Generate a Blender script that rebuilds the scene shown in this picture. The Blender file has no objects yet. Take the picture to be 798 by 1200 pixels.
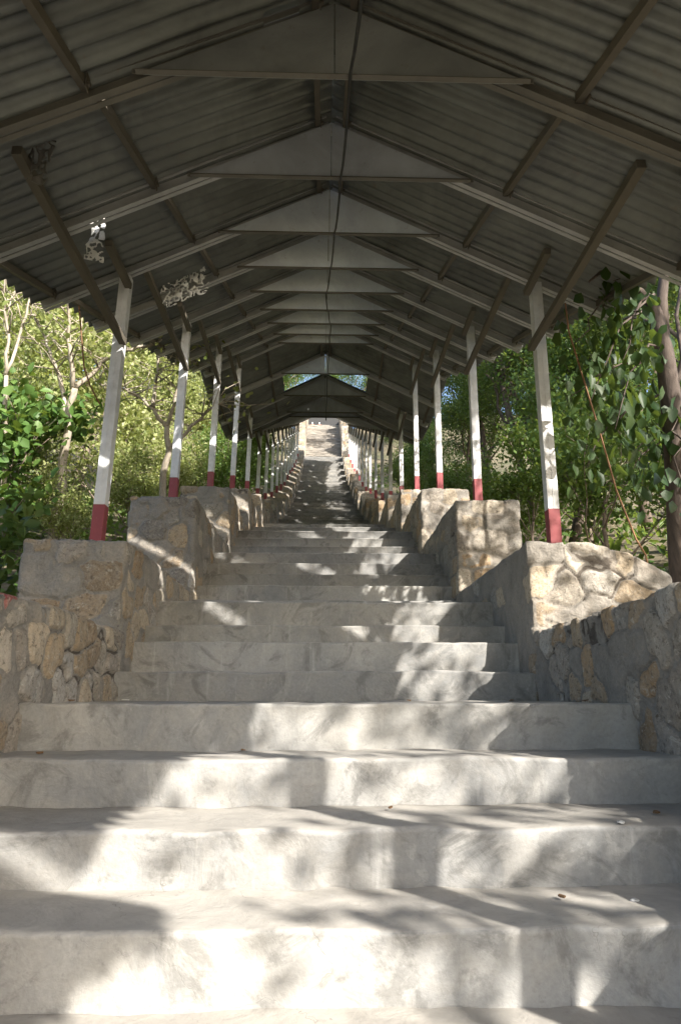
import bpy, math, random
import numpy as np
from mathutils import Vector, Matrix

S = bpy.context.scene
COL = S.collection
PI = math.pi

# ------------------------------------------------------------------ camera
PITCH, YAW = math.radians(15.6), math.radians(1.6)
FPX = 785.0                                     # focal length in photo pixels (photo 798 x 1200)
CAMX = -0.04
cam_d = bpy.data.cameras.new('camera')
cam_d.sensor_fit = 'VERTICAL'
cam_d.sensor_height = 24.0
cam_d.sensor_width = 24.0
cam_d.lens = 24.0 * FPX / 1200.0
cam_d.clip_start = 0.05
cam_d.clip_end = 3000
cam = bpy.data.objects.new('camera', cam_d)
COL.objects.link(cam)
cam.location = (CAMX, 0, 0)
cam.rotation_euler = (PI / 2 + PITCH, 0, -YAW)
S.camera = cam

# ------------------------------------------------------------------ sky, sun, exposure
LDIR = Vector((-1.0, 1.3, -0.95)).normalized()            # direction the sunlight travels
to_sun = -LDIR
SUN_EL = math.asin(to_sun.z)
SUN_ROT = math.atan2(to_sun.x, to_sun.y)
world = bpy.data.worlds.new('World')
S.world = world
world.use_nodes = True
wn = world.node_tree
bg = wn.nodes['Background']
sky = wn.nodes.new('ShaderNodeTexSky')
sky.sky_type = 'NISHITA'
sky.sun_disc = False
sky.sun_elevation = SUN_EL
sky.sun_rotation = SUN_ROT
sky.air_density = 1.0
sky.dust_density = 2.0
wn.links.new(sky.outputs[0], bg.inputs[0])
bg.inputs[1].default_value = 0.15
sun_d = bpy.data.lights.new('sun', 'SUN')
sun_d.energy = 4.3
sun_d.angle = math.radians(0.53)
sun_d.color = (1.0, 0.94, 0.85)
sun = bpy.data.objects.new('sun', sun_d)
COL.objects.link(sun)
sun.rotation_euler = LDIR.to_track_quat('-Z', 'Y').to_euler()
S.view_settings.view_transform = 'Standard'
S.view_settings.look = 'None'
S.view_settings.exposure = 1.42
S.view_settings.gamma = 1.0
S.view_settings.use_curve_mapping = False
S.render.engine = 'CYCLES'
cy = S.cycles
cy.use_denoising = True
cy.max_bounces = 7
cy.diffuse_bounces = 5
cy.glossy_bounces = 3
cy.transmission_bounces = 4
cy.transparent_max_bounces = 6
cy.caustics_reflective = False
cy.caustics_refractive = False
cy.sample_clamp_indirect = 6

# ------------------------------------------------------------------ helpers
def tag(o, label=None, cat=None, group=None, kind=None):
    if label: o['label'] = label
    if cat: o['category'] = cat
    if group: o['group'] = group
    if kind: o['kind'] = kind
    return o

def empty(name, loc=(0, 0, 0), rz=0.0):
    o = bpy.data.objects.new(name, None)
    COL.objects.link(o)
    o.location = loc
    o.rotation_euler = (0, 0, rz)
    o.empty_display_size = 0.2
    return o

def link(name, me, mat=None, parent=None):
    o = bpy.data.objects.new(name, me)
    COL.objects.link(o)
    if mat is not None and len(me.materials) == 0:
        me.materials.append(mat)
    if parent is not None:
        o.parent = parent
    return o

def mesh_np(name, verts, faces, smooth=False):
    """verts (n,3) array, faces (m,k) int array with k constant, or a list of tuples"""
    me = bpy.data.meshes.new(name)
    verts = np.asarray(verts, dtype=np.float32)
    if isinstance(faces, np.ndarray):
        m, k = faces.shape
        me.vertices.add(len(verts))
        me.vertices.foreach_set('co', verts.ravel())
        me.loops.add(m * k)
        me.loops.foreach_set('vertex_index', faces.astype(np.int32).ravel())
        me.polygons.add(m)
        me.polygons.foreach_set('loop_start', np.arange(0, m * k, k, dtype=np.int32))
        me.update(calc_edges=True)
    else:
        me.from_pydata([tuple(v) for v in verts], [], faces)
        me.update()
    if smooth:
        me.polygons.foreach_set('use_smooth', np.ones(len(me.polygons), dtype=bool))
    return me

def hash3(i, j, k, seed=0):
    n = (i.astype(np.int64) * 73856093) ^ (j.astype(np.int64) * 19349663) ^ (k.astype(np.int64) * 83492791) ^ (seed * 2654435)
    n = (n ^ (n >> 13)) * 1274126177
    n = n & 0x7fffffff
    n = (n ^ (n >> 16)) & 0xffffff
    return n / float(0xffffff)

def vnoise(p, scale=1.0, seed=0):
    q = np.asarray(p, dtype=np.float64) * scale
    f = np.floor(q); t = q - f
    t = t * t * (3 - 2 * t)
    i, j, k = f[:, 0].astype(np.int64), f[:, 1].astype(np.int64), f[:, 2].astype(np.int64)
    r = 0
    for a in (0, 1):
        for b in (0, 1):
            for c in (0, 1):
                w = (t[:, 0] if a else 1 - t[:, 0]) * (t[:, 1] if b else 1 - t[:, 1]) * (t[:, 2] if c else 1 - t[:, 2])
                r = r + w * hash3(i + a, j + b, k + c, seed)
    return r * 2 - 1

def fbm(p, scale, octaves=3, seed=0):
    r, a = 0, 1.0
    for o in range(octaves):
        r = r + a * vnoise(p, scale * 2 ** o, seed + o * 17)
        a *= 0.5
    return r

class MB:
    """collects boxes, bars and tubes and links them as one mesh object"""
    def __init__(s): s.v, s.f = [], []
    def quadbox(s, corners):
        b = len(s.v); s.v += [tuple(c) for c in corners]
        for q in ((0, 3, 2, 1), (4, 5, 6, 7), (0, 1, 5, 4), (1, 2, 6, 5), (2, 3, 7, 6), (3, 0, 4, 7)):
            s.f.append(tuple(b + i for i in q))
    def box(s, x0, x1, y0, y1, z0, z1):
        s.quadbox([(x0, y0, z0), (x1, y0, z0), (x1, y1, z0), (x0, y1, z0), (x0, y0, z1), (x1, y0, z1), (x1, y1, z1), (x0, y1, z1)])
    def bar(s, a, b, w, h, up=(0, 0, 1)):
        """rectangular bar from a to b: w across, h along up"""
        a, b = Vector(a), Vector(b)
        d = (b - a).normalized()
        side = d.cross(Vector(up)).normalized()
        u = side.cross(d).normalized()
        c = []
        for p in (a, b):
            for sx, sz in ((-1, -1), (1, -1), (1, 1), (-1, 1)):
                c.append(p + side * (sx * w / 2) + u * (sz * h / 2))
        s.quadbox(c)
    def tube(s, pts, rads, n=6):
        pts = [Vector(p) for p in pts]
        b0 = len(s.v)
        ref = Vector((0.13, 0.37, 0.92))
        for i, p in enumerate(pts):
            d = (pts[min(i + 1, len(pts) - 1)] - pts[max(i - 1, 0)])
            if d.length < 1e-9: d = Vector((0, 0, 1))
            d.normalize()
            r0 = ref - d * ref.dot(d)
            if r0.length < 0.05: r0 = Vector((1, 0, 0)) - d * d.x
            r0.normalize(); r1 = d.cross(r0)
            r = rads[i] if hasattr(rads, '__len__') else rads
            for k in range(n):
                a = 2 * PI * k / n
                s.v.append(tuple(p + r0 * (r * math.cos(a)) + r1 * (r * math.sin(a))))
        for i in range(len(pts) - 1):
            for k in range(n):
                k2 = (k + 1) % n
                s.f.append((b0 + i * n + k, b0 + i * n + k2, b0 + (i + 1) * n + k2, b0 + (i + 1) * n + k))
        s.f.append(tuple(b0 + k for k in range(n))[::-1])
        e = b0 + (len(pts) - 1) * n
        s.f.append(tuple(e + k for k in range(n)))
    def mesh(s, name, smooth=False):
        return mesh_np(name, np.array(s.v), s.f, smooth)
    def build(s, name, mat, parent=None, smooth=False, bevel=0.0):
        o = link(name, s.mesh(name, smooth), mat, parent)
        if bevel:
            m = o.modifiers.new('bevel', 'BEVEL'); m.width = bevel; m.segments = 1; m.limit_method = 'ANGLE'
        return o

# point in the world for a photo pixel at a given depth along the optical axis
CM = cam.rotation_euler.to_matrix()
def at(px, py, depth):
    v = Vector(((px - 399.0) / FPX * depth, (600.0 - py) / FPX * depth, -depth))
    return CM @ v + Vector((CAMX, 0, 0))

# ------------------------------------------------------------------ materials
def new_mat(name):
    m = bpy.data.materials.new(name); m.use_nodes = True
    nt = m.node_tree
    return m, nt, nt.nodes['Principled BSDF']
def N(nt, t, **kw):
    n = nt.nodes.new(t)
    for k, v in kw.items(): setattr(n, k, v)
    return n
def noise(nt, scale, detail=4, rough=0.55, vec=None, dist=0.0):
    n = N(nt, 'ShaderNodeTexNoise')
    n.inputs['Scale'].default_value = scale; n.inputs['Detail'].default_value = detail
    n.inputs['Roughness'].default_value = rough; n.inputs['Distortion'].default_value = dist
    if vec is not None: nt.links.new(vec, n.inputs['Vector'])
    return n.outputs['Fac']
def ramp(nt, fac, stops):
    r = N(nt, 'ShaderNodeValToRGB')
    e = r.color_ramp.elements
    while len(e) < len(stops): e.new(0.5)
    for i, (p, c) in enumerate(stops):
        e[i].position = p
        e[i].color = tuple(c) + (1,) if hasattr(c, '__len__') else (c, c, c, 1)
    nt.links.new(fac, r.inputs[0])
    return r.outputs[0]
def mix(nt, fac, a, b, mode='MIX'):
    n = N(nt, 'ShaderNodeMix', data_type='RGBA', blend_type=mode)
    for sock, val in ((n.inputs[0], fac), (n.inputs[6], a), (n.inputs[7], b)):
        if hasattr(val, 'is_output') or isinstance(val, bpy.types.NodeSocket): nt.links.new(val, sock)
        elif hasattr(val, '__len__'): sock.default_value = tuple(val) + (1,) if len(val) == 3 else val
        else: sock.default_value = val
    return n.outputs[2]
def mth(nt, op, a, b=0.0):
    n = N(nt, 'ShaderNodeMath', operation=op)
    for sock, val in ((n.inputs[0], a), (n.inputs[1], b)):
        if isinstance(val, bpy.types.NodeSocket): nt.links.new(val, sock)
        else: sock.default_value = val
    return n.outputs[0]
def bump(nt, bsdf, h, strength=0.3, dist=0.01):
    b = N(nt, 'ShaderNodeBump'); b.inputs['Strength'].default_value = strength; b.inputs['Distance'].default_value = dist
    nt.links.new(h, b.inputs['Height']); nt.links.new(b.outputs[0], bsdf.inputs['Normal'])
def objvec(nt):
    return N(nt, 'ShaderNodeTexCoord').outputs['Object']

def mat_concrete():
    m, nt, b = new_mat('weathered_concrete')
    v = objvec(nt)
    big = noise(nt, 1.3, 5, 0.6, v, 0.6)
    mid = noise(nt, 6.0, 6, 0.65, v, 1.2)
    fine = noise(nt, 60.0, 4, 0.7, v)
    c = ramp(nt, big, [(0.32, (0.205, 0.208, 0.208)), (0.5, (0.315, 0.314, 0.306)), (0.68, (0.385, 0.378, 0.36))])
    c = mix(nt, ramp(nt, mid, [(0.42, 0.0), (0.62, 0.45)]), c, (0.37, 0.352, 0.32))
    c = mix(nt, ramp(nt, noise(nt, 3.3, 6, 0.7, v, 2.0), [(0.52, 0.0), (0.62, 0.6)]), c, (0.16, 0.158, 0.15))
    c = mix(nt, ramp(nt, noise(nt, 2.1, 7, 0.75, v, 3.0), [(0.55, 0.0), (0.6, 0.3)]), c, (0.47, 0.46, 0.435))
    c = mix(nt, 0.22, c, ramp(nt, fine, [(0.3, 0.2), (0.7, 0.62)]), 'OVERLAY')
    # tan dust lies on upward faces
    geo = N(nt, 'ShaderNodeNewGeometry')
    sep = N(nt, 'ShaderNodeSeparateXYZ'); nt.links.new(geo.outputs['True Normal'], sep.inputs[0])
    up = ramp(nt, sep.outputs[2], [(0.72, 0.0), (0.95, 0.75)])
    dust = ramp(nt, mid, [(0.3, (0.35, 0.325, 0.29)), (0.7, (0.46, 0.435, 0.395))])
    c = mix(nt, up, c, dust)
    mps = N(nt, 'ShaderNodeMapping'); mps.inputs['Scale'].default_value = (14, 14, 1.2); nt.links.new(v, mps.inputs[0])
    c = mix(nt, ramp(nt, noise(nt, 1.0, 4, 0.6, mps.outputs[0]), [(0.62, 0.0), (0.74, 0.35)]), c, (0.56, 0.555, 0.54))
    c = mix(nt, ramp(nt, noise(nt, 26, 5, 0.8, v), [(0.58, 0.0), (0.7, 0.5)]), c, (0.22, 0.215, 0.20))
    oi = N(nt, 'ShaderNodeObjectInfo')
    c = mix(nt, 0.55, c, ramp(nt, oi.outputs['Random'], [(0.0, 0.40), (1.0, 0.60)]), 'OVERLAY')
    # hairline cracks
    vo = N(nt, 'ShaderNodeTexVoronoi', feature='DISTANCE_TO_EDGE'); vo.inputs['Scale'].default_value = 1.7
    wob = N(nt, 'ShaderNodeVectorMath', operation='ADD'); nz = N(nt, 'ShaderNodeTexNoise'); nz.inputs['Scale'].default_value = 3.0; nz.inputs['Detail'].default_value = 5
    nt.links.new(v, nz.inputs['Vector']); nt.links.new(v, wob.inputs[0]); nt.links.new(nz.outputs['Color'], wob.inputs[1]); nt.links.new(wob.outputs[0], vo.inputs['Vector'])
    crack = ramp(nt, vo.outputs['Distance'], [(0.0, 1.0), (0.003, 0.0)])
    crack = mth(nt, 'MULTIPLY', crack, ramp(nt, noise(nt, 1.1, 2, 0.5, v), [(0.55, 0.0), (0.66, 0.4)]))
    c = mix(nt, crack, c, (0.13, 0.12, 0.10))
    nt.links.new(c, b.inputs['Base Color'])
    b.inputs['Roughness'].default_value = 0.85
    h = mth(nt, 'ADD', mth(nt, 'MULTIPLY', mid, 0.8), mth(nt, 'MULTIPLY', fine, 0.22))
    h = mth(nt, 'SUBTRACT', h, mth(nt, 'MULTIPLY', crack, 0.4))
    tro = noise(nt, 9.0, 3, 0.5, v, 1.6)
    h = mth(nt, 'ADD', h, mth(nt, 'MULTIPLY', tro, 0.6))
    bump(nt, b, h, 0.4, 0.016)
    return m

def mat_rubble():
    """colour comes from the stone tint stored on the mesh, broken up with noise"""
    m, nt, b = new_mat('stone_rubble')
    v = objvec(nt)
    at_ = N(nt, 'ShaderNodeAttribute', attribute_name='tint')
    st = N(nt, 'ShaderNodeAttribute', attribute_name='stone')
    mid = noise(nt, 14.0, 6, 0.7, v, 0.8)
    fine = noise(nt, 75.0, 4, 0.75, v)
    edge = mth(nt, 'ADD', st.outputs['Fac'], mth(nt, 'MULTIPLY', mth(nt, 'SUBTRACT', mid, 0.5), 0.7))
    mask = ramp(nt, edge, [(0.36, 0.0), (0.46, 1.0)])
    mort = ramp(nt, noise(nt, 3.0, 6, 0.65, v, 0.7), [(0.3, (0.20, 0.185, 0.165)), (0.52, (0.31, 0.285, 0.25)), (0.75, (0.41, 0.35, 0.285))])
    stc = mix(nt, ramp(nt, mid, [(0.35, 0.0), (0.7, 0.7)]), at_.outputs['Color'], (0.42, 0.37, 0.30))
    stc = mix(nt, ramp(nt, noise(nt, 34, 5, 0.75, v), [(0.52, 0.0), (0.66, 0.8)]), stc, (0.10, 0.08, 0.06))
    stc = mix(nt, ramp(nt, noise(nt, 22, 5, 0.8, v, 1.0), [(0.56, 0.0), (0.66, 0.75)]), stc, (0.58, 0.54, 0.47))
    mort = mix(nt, ramp(nt, noise(nt, 18, 5, 0.8, v), [(0.56, 0.0), (0.7, 0.6)]), mort, (0.16, 0.14, 0.12))
    c = mix(nt, mask, mort, stc)
    jt = N(nt, 'ShaderNodeAttribute', attribute_name='joint')
    jm = ramp(nt, mth(nt, 'ADD', jt.outputs['Fac'], mth(nt, 'MULTIPLY', mth(nt, 'SUBTRACT', mid, 0.5), 0.8)), [(0.5, 0.0), (0.66, 0.85)])
    c = mix(nt, jm, c, (0.07, 0.055, 0.042))
    c = mix(nt, 0.35, c, ramp(nt, fine, [(0.25, 0.1), (0.75, 0.72)]), 'OVERLAY')
    nt.links.new(c, b.inputs['Base Color'])
    b.inputs['Roughness'].default_value = 0.92
    h = mth(nt, 'ADD', mth(nt, 'MULTIPLY', mid, 0.8), mth(nt, 'MULTIPLY', fine, 0.35))
    bump(nt, b, h, 1.0, 0.022)
    return m

def mat_metal(name, col, rough, metal, var=0.25, scale=5.0):
    m, nt, b = new_mat(name)
    v = objvec(nt)
    n1 = noise(nt, scale, 5, 0.65, v, 0.5)
    dark = tuple(x * (1 - var) for x in col); lite = tuple(min(1, x * (1 + var)) for x in col)
    c = ramp(nt, n1, [(0.3, dark), (0.7, lite)])
    c = mix(nt, ramp(nt, noise(nt, scale * 5, 4, 0.7, v), [(0.62, 0.0), (0.78, 0.5)]), c, (0.16, 0.11, 0.07))
    nt.links.new(c, b.inputs['Base Color'])
    b.inputs['Metallic'].default_value = metal
    nt.links.new(ramp(nt, n1, [(0.3, rough * 0.8), (0.7, min(1, rough * 1.2))]), b.inputs['Roughness'])
    bump(nt, b, n1, 0.12, 0.01)
    return m

def mat_paint(name, col, chip, amount=0.62):
    m, nt, b = new_mat(name)
    v = objvec(nt)
    c = ramp(nt, noise(nt, 9, 5, 0.6, v), [(0.3, tuple(x * 0.78 for x in col)), (0.7, col)])
    c = mix(nt, ramp(nt, noise(nt, 3.5, 5, 0.75, v), [(0.5, 0.0), (0.72, 0.35)]), c, tuple(x * 0.55 for x in chip))
    c = mix(nt, ramp(nt, noise(nt, 38, 5, 0.75, v), [(amount, 0.0), (amount + 0.08, 0.8)]), c, chip)
    nt.links.new(c, b.inputs['Base Color'])
    b.inputs['Roughness'].default_value = 0.6
    bump(nt, b, noise(nt, 22, 3, 0.6, v), 0.1, 0.006)
    return m

def mat_bark(name, c0, c1):
    m, nt, b = new_mat(name)
    v = objvec(nt)
    mp = N(nt, 'ShaderNodeMapping'); mp.inputs['Scale'].default_value = (1, 1, 0.25); nt.links.new(v, mp.inputs[0])
    n1 = noise(nt, 16, 6, 0.7, mp.outputs[0], 0.8)
    c = ramp(nt, n1, [(0.35, c0), (0.65, c1)])
    c = mix(nt, ramp(nt, noise(nt, 5, 4, 0.6, v), [(0.5, 0.0), (0.7, 0.5)]), c, tuple(x * 0.6 for x in c1))
    nt.links.new(c, b.inputs['Base Color']); b.inputs['Roughness'].default_value = 0.9
    bump(nt, b, n1, 0.5, 0.02)
    return m

def mat_leaf(name, cols, trans=0.4, tcol=None):
    m, nt, b = new_mat(name)
    geo = N(nt, 'ShaderNodeNewGeometry')
    oi = N(nt, 'ShaderNodeObjectInfo')
    v = objvec(nt)
    r = mth(nt, 'ADD', mth(nt, 'MULTIPLY', geo.outputs['Random Per Island'], 0.7), mth(nt, 'MULTIPLY', noise(nt, 0.9, 3, 0.5, v), 0.45))
    r = mth(nt, 'ADD', mth(nt, 'SUBTRACT', r, 0.07), mth(nt, 'MULTIPLY', mth(nt, 'SUBTRACT', oi.outputs['Random'], 0.5), 0.22))
    k = len(cols)
    c = ramp(nt, r, [(0.08 + 0.84 * i / (k - 1), cols[i]) for i in range(k)])
    nt.links.new(c, b.inputs['Base Color'])
    b.inputs['Roughness'].default_value = 0.48
    b.inputs['Specular IOR Level'].default_value = 0.35
    tr = N(nt, 'ShaderNodeBsdfTranslucent')
    tc = mix(nt, 0.75, c, tcol or (0.20, 0.26, 0.03))
    nt.links.new(tc, tr.inputs[0])
    ms = N(nt, 'ShaderNodeMixShader'); ms.inputs[0].default_value = trans
    out = nt.nodes['Material Output']
    nt.links.new(b.outputs[0], ms.inputs[1]); nt.links.new(tr.outputs[0], ms.inputs[2]); nt.links.new(ms.outputs[0], out.inputs[0])
    return m

def mat_ground():
    m, nt, b = new_mat('leafy_soil')
    v = objvec(nt)
    c = ramp(nt, noise(nt, 0.5, 6, 0.65, v), [(0.35, (0.05, 0.065, 0.022)), (0.5, (0.12, 0.10, 0.06)), (0.65, (0.21, 0.17, 0.11))])
    c = mix(nt, ramp(nt, noise(nt, 11, 5, 0.7, v), [(0.5, 0.0), (0.65, 0.7)]), c, (0.26, 0.215, 0.15))
    c = mix(nt, ramp(nt, noise(nt, 6, 5, 0.7, v), [(0.55, 0.0), (0.66, 0.8)]), c, (0.05, 0.075, 0.02))
    nt.links.new(c, b.inputs['Base Color']); b.inputs['Roughness'].default_value = 1.0
    bump(nt, b, noise(nt, 9, 6, 0.7, v), 0.8, 0.08)
    return m

M = {}
M['concrete'] = mat_concrete()
M['rubble'] = mat_rubble()
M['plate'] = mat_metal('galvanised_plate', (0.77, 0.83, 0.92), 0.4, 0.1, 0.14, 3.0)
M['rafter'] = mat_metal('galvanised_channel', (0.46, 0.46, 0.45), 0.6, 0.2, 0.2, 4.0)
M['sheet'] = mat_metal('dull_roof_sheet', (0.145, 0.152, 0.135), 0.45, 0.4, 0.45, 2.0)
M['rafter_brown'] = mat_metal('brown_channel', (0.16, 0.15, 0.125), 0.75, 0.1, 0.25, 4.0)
M['plate_dim'] = mat_metal('shaded_plate', (0.27, 0.28, 0.27), 0.6, 0.2, 0.25, 3.0)  # the plate with the first bay's shade put into its colour
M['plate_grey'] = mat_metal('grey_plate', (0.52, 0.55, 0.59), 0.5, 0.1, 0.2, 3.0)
M['brace'] = mat_metal('brown_beam', (0.12, 0.105, 0.08), 0.8, 0.0, 0.2, 6.0)
M['white'] = mat_paint('white_post_paint', (0.80, 0.81, 0.83), (0.45, 0.44, 0.42), 0.64)
M['red'] = mat_paint('red_post_paint', (0.30, 0.055, 0.065), (0.42, 0.30, 0.28), 0.68)
M['ground'] = mat_ground()
M['bark_pale'] = mat_bark('pale_bark', (0.25, 0.21, 0.16), (0.48, 0.42, 0.34))
M['bark_dark'] = mat_bark('dark_bark', (0.06, 0.045, 0.033), (0.17, 0.13, 0.10))
M['bark_mid'] = mat_bark('brown_bark', (0.11, 0.085, 0.065), (0.28, 0.22, 0.17))
M['bark_brown'] = mat_bark('grey_brown_bark', (0.065, 0.05, 0.042), (0.15, 0.115, 0.095))
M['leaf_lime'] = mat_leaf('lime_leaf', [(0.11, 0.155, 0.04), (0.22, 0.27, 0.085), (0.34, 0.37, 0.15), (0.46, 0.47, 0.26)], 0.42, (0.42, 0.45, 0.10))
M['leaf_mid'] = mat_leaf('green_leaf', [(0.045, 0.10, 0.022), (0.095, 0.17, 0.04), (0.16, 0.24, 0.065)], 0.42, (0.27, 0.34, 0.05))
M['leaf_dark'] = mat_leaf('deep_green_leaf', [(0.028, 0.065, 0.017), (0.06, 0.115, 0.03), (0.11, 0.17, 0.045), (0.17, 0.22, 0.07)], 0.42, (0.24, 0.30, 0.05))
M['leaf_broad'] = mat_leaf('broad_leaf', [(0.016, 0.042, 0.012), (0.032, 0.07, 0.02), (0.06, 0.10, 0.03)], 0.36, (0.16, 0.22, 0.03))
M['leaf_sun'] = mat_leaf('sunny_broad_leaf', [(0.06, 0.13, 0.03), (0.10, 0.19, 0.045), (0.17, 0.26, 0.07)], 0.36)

# ------------------------------------------------------------------ stair profile
# fronts of the flights (every 2.25 m) and the level of the landing in front of each
PER = 2.25
LEV = [-0.017, 0.73, 1.66, 2.42, 3.05, 3.62, 4.27, 5.0, 5.85, 6.68, 7.55, 8.55, 9.55, 10.5, 11.55, 12.65, 13.8, 15.1, 16.3]
BTOP = [1.0, 1.97, 2.8, 3.5, 4.1, 4.65, 5.3, 6.05, 6.9, 7.7, 8.6, 9.6, 10.7, 11.6, 12.6, 13.7, 14.9, 16.2]
def front(i): return 4.3 + PER * i
steps = []                                   # (y of the riser, level of its tread)
for k in range(4, 0, -1): steps.append((1.79 - 0.35 * k, -0.70 - 0.17 * (k - 1)))
steps += [(1.79, -0.527), (2.13, -0.366), (2.565, -0.2065), (2.98, -0.017)]
steps += [(4.30, 0.165), (4.62, 0.37), (4.92, 0.515), (5.24, 0.73)]
steps += [(6.55, 0.93), (6.87, 1.13), (7.15, 1.30), (7.45, 1.48), (7.74, 1.66)]
rs = random.Random(5)
for i in range(2, 18):
    d = LEV[i + 1] - LEV[i]
    n = max(3, round(d / 0.178))
    tr = min(0.31, 1.7 / n)
    for k in range(n):
        steps.append((front(i) + tr * k + rs.uniform(-0.01, 0.01), LEV[i] + d * (k + 1) / n + (rs.uniform(-0.012, 0.012) if k < n - 1 else 0)))
STEEP0 = front(18)
N_STEEP, ST_T, ST_R = 30, 0.267, 0.2
TOP_Y, TOP_Z = STEEP0 + N_STEEP * ST_T, LEV[18] + N_STEEP * ST_R

prof_y = np.array([-200, -60, -6] + [front(i) - 0.4 for i in range(0, 19)] + [TOP_Y, TOP_Y + 6, 140, 900])
prof_z = np.array([-24, -17, -3.9] + LEV + [TOP_Z, TOP_Z + 0.1, TOP_Z + 18, TOP_Z + 20])
def level(y): return np.interp(y, prof_y, prof_z)

# ------------------------------------------------------------------ ground
def ground_z(x, y):
    x = np.asarray(x, dtype=np.float64); y = np.asarray(y, dtype=np.float64)
    a = np.abs(x)
    side = np.where(x < 0, 0.20, 0.10)
    z = level(y) - 0.42 + np.clip(a - 2.0, 0, 1.0) * 0.45 + np.clip(a - 3.0, 0, 60) * side - np.clip(a - 63, 0, 1e6) * 0.02
    p = np.stack([x, y, np.zeros_like(x)], 1)
    z = z + fbm(p, 0.35, 3, 3) * 0.22 * np.clip(a - 2.0, 0, 1)
    return z
def gz(x, y): return float(ground_z(np.array([x]), np.array([y]))[0])
def axis(lo, hi, near, fine, growth=1.16):
    v = list(np.arange(-near, near + 1e-6, fine)); st = fine
    while v[-1] < hi: st *= growth; v.append(v[-1] + st)
    st = fine
    while v[0] > lo: st *= growth; v.insert(0, v[0] - st)
    return np.array(v)
gx = axis(-900, 900, 12, 0.5)
gy = axis(-900, 1200, 40, 0.6) + 20
GX, GY = np.meshgrid(gx, gy)
gv = np.stack([GX.ravel(), GY.ravel(), ground_z(GX.ravel(), GY.ravel())], 1)
nx, ny = len(gx), len(gy)
ii = (np.arange(ny - 1)[:, None] * nx + np.arange(nx - 1)[None, :]).ravel()
gf = np.stack([ii, ii + 1, ii + nx + 1, ii + nx], 1)
g = link('ground', mesh_np('ground', gv, gf, True), M['ground'])
tag(g, 'leaf littered hillside soil on both sides of the steps', 'ground', kind='structure')

# ------------------------------------------------------------------ staircase
HW = 1.315
stair = empty('staircase', (0, steps[0][0], steps[0][1]))
tag(stair, 'long worn concrete staircase climbing straight up between the rubble walls', 'staircase')
SOFF = Vector(stair.location)
def step_mesh(y0, z0, z1, y1, res):
    """riser from (y0,z0) to z1, rounded nosing, tread back to y1, closed below"""
    rn = 0.016
    prof, kind = [], []
    nr = 7 if res > 60 else 3
    for k in range(nr): prof.append((y0 + (0.02 if res > 60 else 0.035) * (1 - k / nr), z0 - 0.02 + (z1 - rn - z0 + 0.02) * k / (nr - 1)))
    for k in range(1, 4):
        a = PI / 2 * k / 4
        prof.append((y0 + rn - rn * math.cos(a), z1 - rn + rn * math.sin(a)))
    nt_ = 8 if res > 60 else 3
    for k in range(nt_): prof.append((y0 + rn + (y1 - y0 - rn) * k / (nt_ - 1), z1))
    prof = np.array(prof)
    xs = np.linspace(-HW - 0.12, HW + 0.12, res)
    P = np.zeros((len(prof), res, 3))
    P[:, :, 0] = xs[None, :]; P[:, :, 1] = prof[:, None, 0]; P[:, :, 2] = prof[:, None, 1]
    p = P.reshape(-1, 3)
    n1 = fbm(p, 1.6, 3, 21) * 0.008
    n2 = fbm(p, 7.0, 3, 31) * 0.006
    t = (p[:, 2] - z0) / max(z1 - z0, 1e-3)
    t = np.clip(t, 0, 1)
    q = p.copy()
    wear = fbm(np.stack([p[:, 0], p[:, 0] * 0 + y0, p[:, 0] * 0], 1), 2.3, 4, 9)
    q[:, 1] += (n1 + n2) * 1.2 + wear * 0.012
    q[:, 2] += (n1 * 0.5 + n2 * 0.8) * t + wear * 0.006 * t
    nn = len(prof)
    base = np.array([[x, y, zz] for (y, zz) in ((y1, z0 - 0.3), (y0 + 0.02, z0 - 0.3)) for x in xs])
    v = np.concatenate([q, base], 0) - np.array(SOFF)
    rows = nn + 2
    fs = []
    idx = (np.arange(rows)[:, None] * res + np.arange(res - 1)[None, :])
    nxt = np.roll(idx, -1, axis=0)
    f = np.stack([idx.ravel(), idx.ravel() + 1, nxt.ravel() + 1, nxt.ravel()], 1)
    return mesh_np('step', v, f, True)
zprev = steps[0][1] - 0.17
for i, (y, z) in enumerate(steps):
    y1 = (steps[i + 1][0] if i + 1 < len(steps) else STEEP0) + 0.06
    res = 220 if y < 5.5 else (110 if y < 9 else 40)
    link('step', step_mesh(y, zprev, z, y1, res), M['concrete'], stair)
    zprev = z
# the steep last flight, many small treads far away
v, f = [], None
prof = []
for k in range(N_STEEP):
    prof += [(STEEP0 + ST_T * k + 0.05, LEV[18] + ST_R * k), (STEEP0 + ST_T * k + 0.05, LEV[18] + ST_R * (k + 0.6)), (STEEP0 + ST_T * k, LEV[18] + ST_R * (k + 0.62)), (STEEP0 + ST_T * k, LEV[18] + ST_R * (k + 1))]
prof += [(TOP_Y + 5, TOP_Z), (TOP_Y + 5, LEV[18] - 0.4), (STEEP0, LEV[18] - 0.4)]
xs = np.linspace(-HW - 0.1, HW + 0.1, 12)
v = np.array([[x, y, z] for (y, z) in prof for x in xs]); p = v.copy()
v[:, 1] += fbm(p, 1.5, 3, 5) * 0.05; v[:, 2] += fbm(p, 1.7, 3, 6) * 0.04
v -= np.array(SOFF)
idx = (np.arange(len(prof))[:, None] * 12 + np.arange(11)[None, :]); nxt = np.roll(idx, -1, axis=0)
o = link('upper_steps', mesh_np('upper_steps', v, np.stack([idx.ravel(), idx.ravel() + 1, nxt.ravel() + 1, nxt.ravel()], 1)), M['rubble'], stair)
o['kind'] = 'stuff'; o['label'] = 'steep sunlit last flight of rough steps at the top'

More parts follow.
